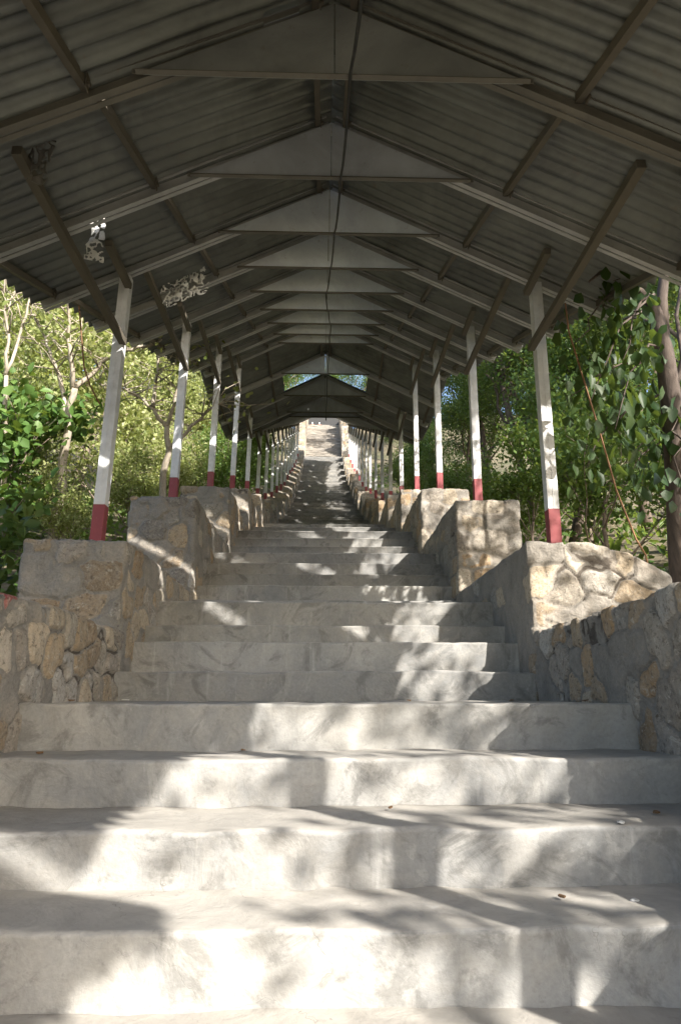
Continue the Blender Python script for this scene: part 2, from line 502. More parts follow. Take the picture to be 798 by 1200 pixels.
# the flight running on down behind the viewer
prof = []
for k in range(22):
    yy, zz = steps[0][0] - 0.36 * k, steps[0][1] - 0.172 * k
    prof += [(yy, zz - 0.02), (yy, zz - 0.19)]
prof += [(yy - 6, zz - 0.19), (yy - 6, zz - 0.6), (steps[0][0], zz - 0.6)]
v = np.array([[x, y, z] for (y, z) in prof for x in xs]) - np.array(SOFF)
idx = (np.arange(len(prof))[:, None] * 12 + np.arange(11)[None, :]); nxt = np.roll(idx, -1, axis=0)
o = link('lower_steps', mesh_np('lower_steps', v, np.stack([idx.ravel(), nxt.ravel(), nxt.ravel() + 1, idx.ravel() + 1], 1)), M['concrete'], stair)
o['kind'] = 'stuff'

# ------------------------------------------------------------------ rubble walls
TINTS = np.array([(0.40, 0.30, 0.19), (0.34, 0.25, 0.16), (0.45, 0.37, 0.27), (0.38, 0.36, 0.33), (0.30, 0.27, 0.23),
                  (0.36, 0.24, 0.13), (0.48, 0.42, 0.34), (0.27, 0.24, 0.21)])
def wall_block(y0, y1, x0, x1, z0, z1, res, seed, mortar, cell, slope=None, off=(0, 0, 0), red=0, dry=0.0, redpt=None, jit=0.33, prom=0.024):
    """rounded masonry block; stones bulge out of the mortar.  mortar = share of cells smeared over"""
    rng = np.random.default_rng(seed)
    lo, hi = np.array([x0, y0, z0]), np.array([x1, y1, z1])
    V, F, base = [], [], 0
    for ax, side in ((1, 0), (0, 0), (0, 1), (2, 1), (1, 1)):
        a, b = [k for k in range(3) if k != ax]
        na = max(2, int((hi[a] - lo[a]) / res)); nb = max(2, int((hi[b] - lo[b]) / res))
        A, B = np.meshgrid(np.linspace(lo[a], hi[a], na + 1), np.linspace(lo[b], hi[b], nb + 1), indexing='ij')
        P = np.zeros((A.size, 3)); P[:, a] = A.ravel(); P[:, b] = B.ravel(); P[:, ax] = (lo, hi)[side][ax]
        k = (np.arange(na)[:, None] * (nb + 1) + np.arange(nb)[None, :]).ravel()
        q = np.stack([k, k + nb + 1, k + nb + 2, k + 1], 1)
        flip = (side == 1) ^ (ax == 1)
        if not flip: q = q[:, ::-1]
        V.append(P); F.append(q + base); base += len(P)
    P = np.concatenate(V); F = np.concatenate(F)
    # round the edges: project to a rounded box
    r = min(0.02, (x1 - x0) * 0.2)
    inner = np.clip(P, lo + r, hi - r)
    d = P - inner
    L = np.linalg.norm(d, axis=1, keepdims=True)
    nrm = d / np.maximum(L, 1e-9)
    Q = inner + nrm * r
    # stones: jittered 3-d cells in rough courses, blocky metric
    c = np.array(cell)
    n = np.ceil((hi - lo) / c).astype(int) + 2
    I = np.stack(np.meshgrid(*[np.arange(-1, m) for m in n], indexing='ij'), -1).reshape(-1, 3)
    seeds = lo + (I + 0.5 + rng.uniform(-jit, jit, I.shape)) * c
    seeds[:, 1] += (I[:, 2] % 2) * c[1] * 0.5; seeds[:, 0] += (I[:, 2] % 2) * c[0] * 0.5
    warp = np.stack([fbm(Q, 6, 3, seed % 97 + s) for s in (1, 2, 3)], 1) * 0.028
    d1 = np.full(len(Q), 9.0); d2 = np.full(len(Q), 9.0); who = np.zeros(len(Q), int)
    W = (Q + warp)
    for j, s in enumerate(seeds):
        dd = np.abs((W - s) / c)
        dd = (dd[:, 0] ** 4 + dd[:, 1] ** 4 + dd[:, 2] ** 4) ** 0.25
        m = dd < d1
        d2 = np.where(m, d1, np.minimum(d2, dd)); who = np.where(m, j, who); d1 = np.where(m, dd, d1)
    e = d2 - d1
    cover = rng.random(len(seeds)) < mortar
    stone = np.clip((e - 0.06) / 0.10, 0, 1)
    cov = cover[who]
    stone = np.where(cov, 0.0, stone)
    joint = np.where(cov, 0.0, np.clip(1 - e / 0.16, 0, 1)) * np.clip(dry + fbm(Q, 2.5, 2, seed % 41) * 0.5, 0, 1)
    bulge = rng.uniform(0.4, 1.0, len(seeds))[who]
    h = np.where(cov, 0.012, stone * prom * bulge) - joint * 0.012 + fbm(Q, 10, 4, seed % 31) * 0.008 + fbm(Q, 1.5, 2, seed % 13) * 0.008
    Q = Q + nrm * h[:, None]
    if slope is not None:
        t = (Q[:, 2] - z0) / (z1 - z0)
        Q[:, 2] += t * slope(Q[:, 0])
    col = TINTS[rng.integers(0, len(TINTS), len(seeds))] * rng.uniform(0.72, 1.3, (len(seeds), 1))
    if red:
        for j in rng.choice(len(seeds), red, replace=False): col[j] = (0.27, 0.06, 0.06)
    if redpt is not None: col[np.argmin(((seeds - np.array(redpt)) ** 2).sum(1))] = (0.33, 0.05, 0.05)
    tint = col[who]
    me = mesh_np('wall_block', Q - np.array(off), F, True)
    at1 = me.attributes.new('stone', 'FLOAT', 'POINT'); at1.data.foreach_set('value', stone.astype(np.float32))
    at3 = me.attributes.new('joint', 'FLOAT', 'POINT'); at3.data.foreach_set('value', joint.astype(np.float32))
    at2 = me.attributes.new('tint', 'FLOAT_COLOR', 'POINT')
    at2.data.foreach_set('color', np.concatenate([tint, np.ones((len(tint), 1))], 1).astype(np.float32).ravel())
    return me

TH = 0.66
walls = {}
for s, lab in ((-1, 'stepped rubble wall with left hand posts, facing the pale trees'), (1, 'stepped rubble wall under the posts beside the dark shady trees')):
    w = empty('stone_wall', (s * (HW + TH / 2), 4.3, 0.0))
    tag(w, lab, 'wall', 'stepped stone walls beside the stairs')
    walls[s] = w
    off = tuple(w.location)
    for i in range(-3, 22):
        y0, y1 = front(i), front(i + 1)
        if s > 0 and i == -1: y0 = 1.98
        if s > 0 and i == -2: y1 = 1.98
        if i >= 18: top, bot = float(level(y1)) + 0.75, float(level(y0)) - 0.6
        elif i >= 0: top, bot = BTOP[i], LEV[i] - 0.35
        else: top, bot = {-1: 0.41, -2: -0.03, -3: -0.6}[i], -0.4 - 0.75 * (-i)
        th = TH + (0.28 if (s > 0 and i == 0) else 0.0) + (0.3 if i == -1 else 0)
        xa, xb = sorted((s * HW, s * (HW + th)))
        res = {-2: 0.04, -3: 0.06, -1: 0.011, 0: 0.011, 1: 0.014, 2: 0.02, 3: 0.03}.get(i, 0.055)
        mort = {-1: 0.15 if s < 0 else 0.28, 0: 0.22 if s < 0 else 0.78, 1: 0.3 if s < 0 else 0.1}.get(i, 0.2)
        cell = {-1: (0.2, 0.18, 0.18), 0: (0.26, 0.24, 0.2), 1: (0.24, 0.26, 0.22) if s < 0 else (0.33, 0.3, 0.21)}.get(i, (0.24, 0.25, 0.22))
        sl = None
        if s > 0 and i == 0: sl = lambda x: -np.clip(x - 1.7, 0, 1) ** 1.6 * 0.55
        me = wall_block(y0 + 0.004, y1 + 0.10, xa, xb, bot, top, res, 100 + i * 7 + (50 if s > 0 else 0), mort, cell, sl, off, red=2 if i == 0 and s > 0 else 0,
                        dry={-1: 0.75, 0: 0.25, 1: 0.35}.get(i, 0.5), redpt=tuple(at(3, 704, 2.72)) if (s < 0 and i == -1) else None, jit=0.14 if (s > 0 and i == 1) else 0.33, prom=0.014 if i in (0, 1) else 0.022)
        link('wall_block', me, M['rubble'], w)

# ------------------------------------------------------------------ canopies
SL, PW, EX = 0.5, 0.86, 2.28              # roof pitch, half width of the gusset plates, eave
def rb(zb, x): return zb + SL * (PW - abs(x))            # underside of a rafter
PITCHC = 0.125
def sheet_mesh(y0, zb0, y1, zb1, s, xa, xb, off, seed, holes=()):
    """corrugated sheet of one bay: zb0/zb1 = rafter datum plus lift at its two ends; has thickness"""
    nyy = max(24, int((y1 - y0) / PITCHC * 10)); nxx = 14
    ys = np.linspace(y0, y1, nyy + 1); xs = np.linspace(xa, xb, nxx + 1)
    Y, X = np.meshgrid(ys, xs, indexing='ij')
    t = (Y - y0) / (y1 - y0)
    Z = zb0 + (zb1 - zb0) * t + SL * (PW - X)
    Z = Z + 0.032 * np.cos(2 * PI * (Y - y0) / PITCHC)
    mid = (t > 0.5)
    Z = Z + np.where(mid, 0.012, 0.0)                     # the second sheet laps over the first
    P = np.stack([s * X.ravel(), Y.ravel(), Z.ravel()], 1)
    w = fbm(P, 0.9, 2, seed) * 0.016
    P[:, 2] += w
    P[:, 1] += fbm(P, 0.5, 2, seed + 3) * 0.01
    k = (np.arange(nyy)[:, None] * (nxx + 1) + np.arange(nxx)[None, :]).ravel()
    q = np.stack([k, k + nxx + 1, k + nxx + 2, k + 1], 1)
    if s < 0: q = q[:, ::-1]
    if holes:
        cx = X.ravel()[q].mean(1); cyy = Y.ravel()[q].mean(1)
        keep = np.ones(len(q), bool)
        for (hx0, hx1, hy0, hy1) in holes:
            keep &= ~((cx > hx0) & (cx < hx1) & (cyy > hy0) & (cyy < hy1))
        q = q[keep]
    n = len(P)
    top = P.copy(); top[:, 2] += 0.003
    me = mesh_np('roof_sheet', np.concatenate([P, top]) - np.array(off), np.concatenate([q[:, ::-1], q + n]), True)
    return me

def truss(root, y, zb, off, plate=True, ex=EX, fin=2):
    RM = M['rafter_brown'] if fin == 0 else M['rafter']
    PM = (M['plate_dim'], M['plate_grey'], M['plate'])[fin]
    o = Vector(off)
    for s in (-1, 1):
        m = MB()
        a = Vector((s * 0.012, y, rb(zb, 0) + 0.05)); b = Vector((s * ex, y, rb(zb, ex) + 0.05))
        d = (b - a).normalized(); up = Vector((0, 1, 0)).cross(d) * (1 if s > 0 else -1)
        if up.z < 0: up = -up
        # back-to-back channel: web and four flanges
        m.bar(a - o, b - o, 0.008, 0.088, up)
        for u in (-0.047, 0.047):
            for sy in (-1, 1):
                m.bar(a - o + up * u + Vector((0, sy * 0.022, 0)), b - o + up * u + Vector((0, sy * 0.022, 0)), 0.027, 0.006, up)
        m.build('rafter', RM, root)
    if plate:
        for s in (-1, 1):
            m = MB()
            yy = y - 0.052
            zt = zb + SL * PW
            pts = [(s * 0.003, zb), (s * PW, zb), (s * PW, zb + 0.02), (s * 0.003, zt + 0.02)]
            v = [(x, yy, z) for x, z in pts] + [(x, yy + 0.005, z) for x, z in pts]
            m.quadbox([Vector(p) - o for p in v])
            pl = m.build('gusset_plate', PM, root)
            # angle iron folded along the lower edge and the tail bracket
        m = MB()
        m.bar(Vector((-PW - 0.03, y - 0.068, zb - 0.004)) - o, Vector((PW + 0.03, y - 0.068, zb - 0.004)) - o, 0.026, 0.005)
        m.bar(Vector((-PW - 0.05, y - 0.055, zb + 0.012)) - o, Vector((PW + 0.05, y - 0.055, zb + 0.012)) - o, 0.004, 0.026)
        m.build('bottom_angle', M['rafter_brown'], root)

def post(root, x, y, z0, z1, off, lean=0.0, red=0.36):
    o = Vector(off)
    w = 0.042
    dx = lean * (z1 - z0); zr = z0 + red; fx = dx * red / (z1 - z0)
    m = MB()
    def seg(za, zb_, xa, xb, ww):
        v = [(x + xa + sx * ww, y + sy * ww, za) for sx, sy in ((-1, -1), (1, -1), (1, 1), (-1, 1))]
        v += [(x + xb + sx * ww, y + sy * ww, zb_) for sx, sy in ((-1, -1), (1, -1), (1, 1), (-1, 1))]
        m.quadbox([Vector(p) - o for p in v])
    seg(zr, z1, fx, dx, w)
    # folded lips of the channel down the middle of the two faces
    m.bar(Vector((x + fx, y - w - 0.001, zr)) - o, Vector((x + dx, y - w - 0.001, z1)) - o, 0.004, 0.004, (0, 1, 0))
    p = m.build('post', M['white'], root, bevel=0.004)
    m = MB()
    seg(z0 - 0.12, zr, 0, fx, w + 0.0015)
    b = m.build('painted_base', M['red'], p, bevel=0.004)
    return p

def bar_obj(name, root, a, b, w, h, mat, off):
    m = MB(); o = Vector(off)
    m.bar(Vector(a) - o, Vector(b) - o, w, h)
    return m.build(name, mat, root)

# --- near canopy: T1 .. T9, posts under every second truss
zA = lambda y: 2.71 + 0.421 * (y - 2.45)
TY = lambda k: 4.75 + 1.125 * (k - 3) + (-0.05 if k == 1 else -0.025 if k == 2 else 0)
can = empty('canopy', (0, 4.75, 3.7))
tag(can, 'nearest and higher corrugated roof canopy with galvanised gable plates over the steps', 'canopy', 'canopies over the stairs')
OA = tuple(can.location)
near_ys = [1.3] + [TY(k) for k in range(1, 10)]
_zA = zA
zA = lambda y: _zA(y) if y < 12 else 6.46
rng = random.Random(3)
for i, y in enumerate(near_ys): truss(can, y, zA(y), OA, plate=(i > 0), fin=0 if i < 2 else (1 if i == 2 else 2))  # darker rafter and plate finishes on the first trusses paint in their shade
bays = list(zip(near_ys, near_ys[1:] + [12.62]))
for i, (ya, yb) in enumerate(bays):
    for s in (-1, 1):
        holes = []
        if 3 <= i < 9 and (i % 2 == 1 or rng.random() < 0.5):
            h0 = ya + rng.uniform(0.5, 0.62); hx = rng.uniform(1.36, 1.44)
            holes.append((hx, hx + 0.12, h0, h0 + 0.04))
        if i == 0 and s < 0: holes.append((0.22, 0.36, yb - 0.05, yb + 0.02))
        if i == 4 and s < 0: holes += [(1.15, 1.35, ya + 0.42, ya + 0.48), (1.35, 1.5, ya + 0.47, ya + 0.56)]
        if i == 2 and s < 0: holes += [(1.42, 1.5, ya + 0.32, ya + 0.36)]
        me = sheet_mesh(ya - 0.04, zA(ya) + ((0.27 if i < 3 else 0.33) if i < 9 else 0.2), yb + 0.04, zA(yb) + 0.118, s, 0.0, EX + 0.06 + rng.uniform(-0.02, 0.04), OA, i * 11 + (5 if s > 0 else 0), holes)
        link('roof_sheet', me, M['sheet'], can)
        for px in (0.09, 1.12, 2.18):
            a = (s * px, ya + 0.03, rb(zA(ya), px) + 0.155); b = (s * px, yb - 0.03, rb(zA(yb), px) + 0.075)
            m = MB(); oo = Vector(OA)
            m.bar(Vector(a) - oo, Vector(b) - oo, 0.034, 0.045)
            for e, dy in ((Vector(a), 0.012), (Vector(b), -0.012)):          # angle cleats bolted to the rafters
                m.box(e.x + 0.02 - oo.x, e.x + 0.026 - oo.x, e.y - 0.02 + dy * 3 - oo.y, e.y + 0.02 + dy * 3 - oo.y, e.z - 0.055 - oo.z, e.z + 0.02 - oo.z)
                m.box(e.x + 0.0265 - oo.x, e.x + 0.038 - oo.x, e.y - 0.008 + dy * 3 - oo.y, e.y + 0.008 + dy * 3 - oo.y, e.z - 0.035 - oo.z, e.z - 0.019 - oo.z)
            m.build('purlin', M['brace'], can)
def braces(root, s, y, ztop, off, zslope):
    x = s * 1.60
    BL = 1.93 if off[1] < 6 else 1.45
    bar_obj('brace', root, (x, y - 0.03, ztop - 0.60), (x, y - BL, ztop - 0.60), 0.05, 0.05, M['brace'], off)
    bar_obj('brace', root, (x, y - 0.03, ztop - 0.10), (x, y - 0.56, ztop - 0.10), 0.05, 0.05, M['brace'], off)
for i in range(4):
    y = 4.75 + PER * i
    for s in (-1, 1):
        zt = rb(zA(y), 1.66)
        post(can, s * 1.66, y, BTOP[i], zt, OA, lean=0.012, red=0.36 + rng.uniform(-0.03, 0.03))
        braces(can, s, y, zt, OA, 0.42)
for s in (-1, 1):
    y = 2.5; post(can, s * 1.66, y, 0.41, rb(zA(y), 1.66), OA)

# --- entrance canopies behind the viewer: a level roof, and one a step lower
ent = empty('canopy', (0, -1.0, 2.78))
tag(ent, 'level entrance canopy standing behind the viewer at the foot of the stairs', 'canopy', 'canopies over the stairs')
OE = tuple(ent.location)
for (ya, yb, zb, n) in ((-1.80, 1.5, 3.05, 3), (-4.2, -1.60, 2.67, 3)):
    ys = np.linspace(ya + 0.08, yb - 0.08, n + 1)
    for y in ys: truss(ent, y, zb, OE)
    for a, b in zip(ys[:-1], ys[1:]):
        for s in (-1, 1):
            link('roof_sheet', sheet_mesh(a - 0.08, zb + 0.125, b + 0.08, zb + 0.118, s, 0.0, EX + 0.02, OE, 3), M['sheet'], ent)
for y, z1, z0 in ((0.3, 2.65, -0.03), (-1.72, 2.65, -0.6), (-4.1, 2.27, -2.4)):
    for s in (-1, 1): post(ent, s * 1.66, y, z0, z1, OE)

# --- far canopy: dropped below the near one, T10 onwards
far = empty('canopy', (0, 13.75, 6.5))
tag(far, 'farther lower canopy beyond the bright open gap below the first roof', 'canopy', 'canopies over the stairs')
OB = tuple(far.location)
def zB(y): return float(np.interp(y, [12.625, 13.75, 14.875, 16.0, 60], [6.46, 6.50, 6.60, 6.98, 6.98 + 0.436 * 44]))
far_ys = [12.625 + 1.125 * k for k in range(26)]
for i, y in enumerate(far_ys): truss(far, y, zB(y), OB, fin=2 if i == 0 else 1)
for i, (ya, yb) in enumerate(zip(far_ys, far_ys[1:])):
    for s in (-1, 1):
        x0 = 0.90 if i == 0 else 0.0
        dz = zB(yb) - zB(ya)
        me = sheet_mesh(ya - (0.02 if i < 2 else 0.1), zB(ya) + (0.14 if i == 0 else 0.13 if i == 1 else 0.22 if i < 3 else 0.33), yb + 0.06, zB(yb) + 0.118, s, x0, EX + 0.06, OB, 200 + i * 7 + (3 if s > 0 else 0))
        link('roof_sheet', me, M['sheet'], far)
for s in (-1, 1):
    link('roof_sheet', sheet_mesh(12.3, 6.66, 13.74, 7.14, s, 0.0, 1.6, OB, 77), M['sheet'], far)  # raised cover added over the gap to keep sun off the next plate
for s in (-1, 1):
    for px in (0.09, 1.12, 2.18):
        m = MB()
        for i, (ya, yb) in enumerate(zip(far_ys, far_ys[1:])):
            if i == 0 and px < 0.5: continue
            m.bar(Vector((s * px, ya + 0.03, rb(zB(ya), px) + 0.14)) - Vector(OB), Vector((s * px, yb - 0.03, rb(zB(yb), px) + 0.065)) - Vector(OB), 0.04, 0.05)
        m.build('purlin', M['brace'], far)
    # hangers tying the dropped trusses to the last truss of the near roof
    for hy in (12.62, 13.66): bar_obj('hanger', far, (s * 0.90, hy, zB(13.75) - 0.02), (s * 0.90, hy, 7.10), 0.04, 0.04, M['white'], OB)
for i in range(4, 17):
    y = 4.75 + PER * i
    for s in (-1, 1):
        zt = rb(zB(y), 1.66)
        post(far, s * 1.66, y, BTOP[i], zt, OB, lean=0.006 + rng.uniform(-0.008, 0.008), red=0.36 + rng.uniform(-0.05, 0.05))
        braces(far, s, y, zt, OB, 0.42)

# ------------------------------------------------------------------ ridge cable, loose wires
def wire(name, pts, r, mat, label, cat, n=6):
    m = MB(); o = Vector(pts[0])
    m.tube([Vector(p) - o for p in pts], r, n)
    w = m.build(name, mat, None, True); w.location = o
    return tag(w, label, cat)
M['cable'] = mat_metal('black_cable', (0.02, 0.02, 0.02), 0.6, 0.0, 0.2)
M['rust'] = mat_metal('rusty_wire', (0.24, 0.13, 0.065), 0.7, 0.2, 0.3)
pts = []
ky = [(1.3, zA(1.3))] + [(TY(k) - 0.11, zA(TY(k))) for k in range(1, 10)] + [(y - 0.11, zB(y)) for y in far_ys[:8]]
jit = [0.05, 0.03, 0.02, 0.0, -0.02, -0.06, -0.02, 0.03, 0.02, 0.03, 0.0, 0.0, -0.02, 0, 0, 0, 0, 0]
for (ya, za), (yb, zb_), xa, xb in zip(ky, ky[1:], jit, jit[1:]):
    for t in (0, 0.25, 0.5, 0.75):
        pts.append((xa + (xb - xa) * t + 0.04, ya + (yb - ya) * t, za + (zb_ - za) * t - 0.025 - 0.09 * 4 * t * (1 - t)))
wire('power_cable', pts, 0.008, M['cable'], 'black power cable strung under the gable plates along the ridge', 'cable')
wire('hanging_wire', [at(93, 358, 5.0), at(96, 395, 5.0), at(99, 430, 5.02), at(106, 452, 5.02), at(117, 473, 5.0)], 0.006, M['rust'],
     'short rusty wire dangling from the eave in front of the pale trees', 'wire')
gpt = at(760, 668, 4.6)
wire('hanging_wire', [at(662, 355, 4.85), at(666, 388, 4.85), at(682, 440, 4.83), at(702, 505, 4.8), at(722, 575, 4.7), at(745, 632, 4.65), at(756, 650, 4.6), gpt], 0.0065, M['rust'],
     'long orange brown wire slanting from the roof down behind the stone wall', 'wire')

# ------------------------------------------------------------------ torn netting in the roof
M['net'] = mat_paint('torn_plastic', (0.85, 0.84, 0.80), (0.5, 0.47, 0.42), 0.66)
def torn_net(center, w, h, seed, label, tilt=(0, 0), mat='net'):
    nx_, nz_ = max(8, int(w / 0.0045)), max(8, int(h / 0.0045))
    u, vv = np.meshgrid(np.linspace(-0.5, 0.5, nx_ + 1), np.linspace(0, 1, nz_ + 1), indexing='ij')
    P = np.stack([u.ravel() * w, np.zeros(u.size), -vv.ravel() * h], 1)
    P[:, 0] += fbm(P + seed, 7, 2, seed) * w * 0.18
    P[:, 1] += fbm(P + seed, 9, 2, seed + 1) * 0.04 + tilt[0] * P[:, 0]
    P[:, 2] += tilt[1] * P[:, 0]
    k = (np.arange(nx_)[:, None] * (nz_ + 1) + np.arange(nz_)[None, :]).ravel()
    q = np.stack([k, k + nz_ + 1, k + nz_ + 2, k + 1], 1)
    c = P[q].mean(1)
    ho = np.abs(fbm(c * np.array([1, 1, 0.7]) + seed * 3.1, 44, 1, seed + 4))
    edge = np.abs(c[:, 0]) / (w / 2) + fbm(c, 18, 2, seed + 9) * 0.5
    q = q[(ho < 0.26) & (edge < 1.0)]
    used = np.unique(q); mp = -np.ones(len(P), int); mp[used] = np.arange(len(used))
    me = mesh_np('torn_netting', P[used], mp[q], False)
    o = link('torn_netting', me, M[mat]); o.location = center
    so = o.modifiers.new('thick', 'SOLIDIFY'); so.thickness = 0.003
    return tag(o, label, 'netting', 'torn netting scraps in the roof')
M['net_dim'] = mat_paint('dark_netting', (0.16, 0.15, 0.13), (0.08, 0.07, 0.06), 0.6)  # much darker grey than the other netting
torn_net(tuple(at(118, 238, 4.45)), 0.11, 0.46, 4, 'narrow bright white strip of torn netting hanging under the left eave')
torn_net((-1.36, 5.55, 3.86), 0.42, 0.26, 8, 'wide pale torn netting drooping behind a rafter near the second left post', (0.1, 0.55))
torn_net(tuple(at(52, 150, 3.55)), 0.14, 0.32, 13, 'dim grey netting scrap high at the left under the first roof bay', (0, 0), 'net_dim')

# ------------------------------------------------------------------ vegetation
def leaf_mesh(name, centers, dirs, normals, L, Wd, rng, fold=0.25, detail=True):
    """one pointed leaf per centre: a folded pair of quads (detail) or a single rhombus"""
    n = len(centers)
    d = dirs / np.maximum(np.linalg.norm(dirs, axis=1, keepdims=True), 1e-6)
    nn = normals - d * (normals * d).sum(1, keepdims=True)
    nn = nn / np.maximum(np.linalg.norm(nn, axis=1, keepdims=True), 1e-6)
    sd = np.cross(d, nn)
    l = (L * rng.uniform(0.65, 1.25, n))[:, None]; w = (Wd * rng.uniform(0.75, 1.2, n))[:, None]
    b = centers
    if detail:
        droop = rng.uniform(0.0, 0.25, n)[:, None]
        V = np.stack([b, b + d * l * 0.38 + sd * w * 0.5 + nn * w * fold * 0.5, b + d * l * 0.72 + sd * w * 0.36 + nn * (w * fold * 0.35 - l * droop * 0.3),
                      b + d * l - nn * l * droop, b + d * l * 0.72 - sd * w * 0.36 + nn * (w * fold * 0.35 - l * droop * 0.3), b + d * l * 0.38 - sd * w * 0.5 + nn * w * fold * 0.5,
                      b + d * l * 0.5 - nn * (l * droop * 0.2)], 1).reshape(-1, 3)
        k = np.arange(n)[:, None] * 7
        F = np.concatenate([k + np.array([[0, 6, 2, 1]]), k + np.array([[6, 3, 3, 2]])[:, [0, 1, 3, 3]]], 0) if False else None
        F = np.concatenate([k + np.array([[0, 1, 2, 6]]), k + np.array([[0, 6, 4, 5]])], 0)
        T = np.concatenate([k + np.array([[6, 2, 3, 3]]), k + np.array([[6, 3, 4, 4]])], 0)
        # tips as thin quads: move the doubled corner a little inside the edge
        V2 = V.reshape(n, 7, 3)
        extra = (V2[:, 3] * 0.5 + V2[:, 2] * 0.5 + sd * w * 0.05)[:, None, :]
        extra2 = (V2[:, 3] * 0.5 + V2[:, 4] * 0.5 - sd * w * 0.05)[:, None, :]
        V = np.concatenate([V2, extra, extra2], 1).reshape(-1, 3)
        k = np.arange(n)[:, None] * 9
        F = np.concatenate([k + np.array([[0, 1, 2, 6]]), k + np.array([[0, 6, 4, 5]]), k + np.array([[6, 2, 7, 3]]), k + np.array([[6, 3, 8, 4]])], 0)
    else:
        V = np.stack([b, b + d * l * 0.5 + sd * w * 0.5, b + d * l, b + d * l * 0.5 - sd * w * 0.5], 1).reshape(-1, 3)
        k = np.arange(n)[:, None] * 4
        F = k + np.array([[0, 1, 2, 3]])
    return mesh_np(name, V, F, False)

def grow(seed, height, spread, trunk_r, n_limbs, levels=3, lean=(0, 0), bare=0.35, wig=0.22):
    """skeleton: list of (points, radii); leaf sites: (position, direction)"""
    r = random.Random(seed)
    tubes, sites = [], []
    def rv(k): return Vector((r.gauss(0, k), r.gauss(0, k), r.gauss(0, k)))
    def limb(p, d, L, rad, lev):
        n = 6; pts = [p.copy()]; rads = [rad]; q = p.copy(); dd = d.normalized()
        for i in range(n):
            dd = (dd + rv(wig * (0.6 if lev == 0 else 1)) * 0.6 + Vector((0, 0, 0.07 if lev else 0.03))).normalized()
            q = q + dd * (L / n); pts.append(q.copy()); rads.append(rad * (1 - 0.55 * (i + 1) / n))
        tubes.append((pts, rads, lev))
        if lev >= levels:
            for i in range(1, n + 1):
                for _ in range(2): sites.append((pts[i] + rv(0.03 * L), (dd + rv(0.6)).normalized()))
            return
        kids = n_limbs if lev == 0 else r.randint(3, 4)
        for c in range(kids):
            t = (bare + (1 - bare) * (c + 0.6) / kids) if lev == 0 else (0.3 + 0.7 * (c + 1) / kids)
            i = min(n, max(1, int(round(t * n))))
            a = r.uniform(0, 2 * PI) if lev else (c * 2.4 + r.uniform(-0.5, 0.5))
            out = Vector((math.cos(a), math.sin(a), r.uniform(0.15, 0.9)))
            nd = (out * (0.95 if lev == 0 else 0.75) + dd * 0.55).normalized()
            LL = (spread * r.uniform(0.7, 1.1)) if lev == 0 else L * r.uniform(0.5, 0.72)
            limb(pts[i], nd, LL, rads[i] * r.uniform(0.5, 0.7), lev + 1)
        if lev:
            sites.append((pts[-1], dd))
    limb(Vector((0, 0, -0.15)), Vector((lean[0], lean[1], 1)), height, trunk_r, 0)
    return tubes, sites

def tree_data(seed, height, spread, trunk_r, n_limbs, leaves, leaf_l, leaf_w, scatter, detail=False, lean=(0, 0), bare=0.35, droop=0.0, wig=0.22, clump=0.7):
    tubes, sites = grow(seed, height, spread, trunk_r, n_limbs, lean=lean, bare=bare, wig=wig)
    m = MB()
    for pts, rads, lev in tubes:
        if lev == 3 and trunk_r < 0.0: continue
        m.tube(pts, [max(x, 0.004) for x in rads], 8 if lev == 0 else (5 if lev < 3 else 3))
    trunk = m.mesh('trunk', True)
    rng = np.random.default_rng(seed)
    sp = np.array([tuple(s[0]) for s in sites]); sd = np.array([tuple(s[1]) for s in sites])
    # light and dense twigs: weight per site gives clumps and gaps
    w = rng.gamma(clump, 1.0, len(sp)); w /= w.sum()
    pick = rng.choice(len(sp), leaves, p=w)
    c = sp[pick] + rng.normal(0, scatter, (leaves, 3)) * np.array([1, 1, 0.75])
    d = sd[pick] + rng.normal(0, 0.7, (leaves, 3)); d[:, 2] -= droop
    nn = rng.normal(0, 0.5, (leaves, 3)) + np.array([0.3, -0.4, 0.75])
    crown = leaf_mesh('crown', c, d, nn, leaf_l, leaf_w, rng, detail=detail)
    return trunk, crown

def place_tree(data, name, loc, rz, sc, bark, leaf, label, cat='tree', group=None, parts=('trunk', 'crown')):
    t = empty(name, loc, rz)
    t.scale = (sc, sc, sc) if not hasattr(sc, '__len__') else sc
    tag(t, label, cat, group)
    a = link(parts[0], data[0], None, t); b = link(parts[1], data[1], None, t)
    for o, mt in ((a, bark), (b, leaf)):
        if len(o.data.materials) == 0: o.data.materials.append(mt)
        o.material_slots[0].link = 'OBJECT'; o.material_slots[0].material = mt
    return t

V_OPEN = tree_data(11, 4.2, 2.0, 0.085, 7, 11000, 0.085, 0.055, 0.20, bare=0.3)
V_SLIM = tree_data(23, 6.2, 1.0, 0.06, 8, 420, 0.11, 0.07, 0.16, bare=0.45, clump=0.35)
V_MED = tree_data(22, 4.2, 1.5, 0.07, 7, 2600, 0.095, 0.06, 0.2, bare=0.4, clump=0.4)
V_SPARSE = tree_data(21, 4.2, 1.9, 0.07, 7, 650, 0.10, 0.06, 0.2, bare=0.35, clump=0.35)
V_FULL = tree_data(12, 4.6, 2.1, 0.10, 8, 18000, 0.09, 0.06, 0.24, bare=0.22)
V_TALL = tree_data(13, 6.0, 2.3, 0.11, 9, 18000, 0.10, 0.062, 0.27, bare=0.3)
V_BUSH = tree_data(14, 1.3, 0.9, 0.03, 8, 5200, 0.075, 0.05, 0.13, bare=0.05)
V_BUSH2 = tree_data(15, 1.7, 1.0, 0.035, 8, 6000, 0.085, 0.055, 0.15, bare=0.05)
V_TWIST = tree_data(16, 4.4, 2.3, 0.11, 6, 10000, 0.085, 0.05, 0.24, bare=0.4, wig=0.4, lean=(0.25, 0.1))
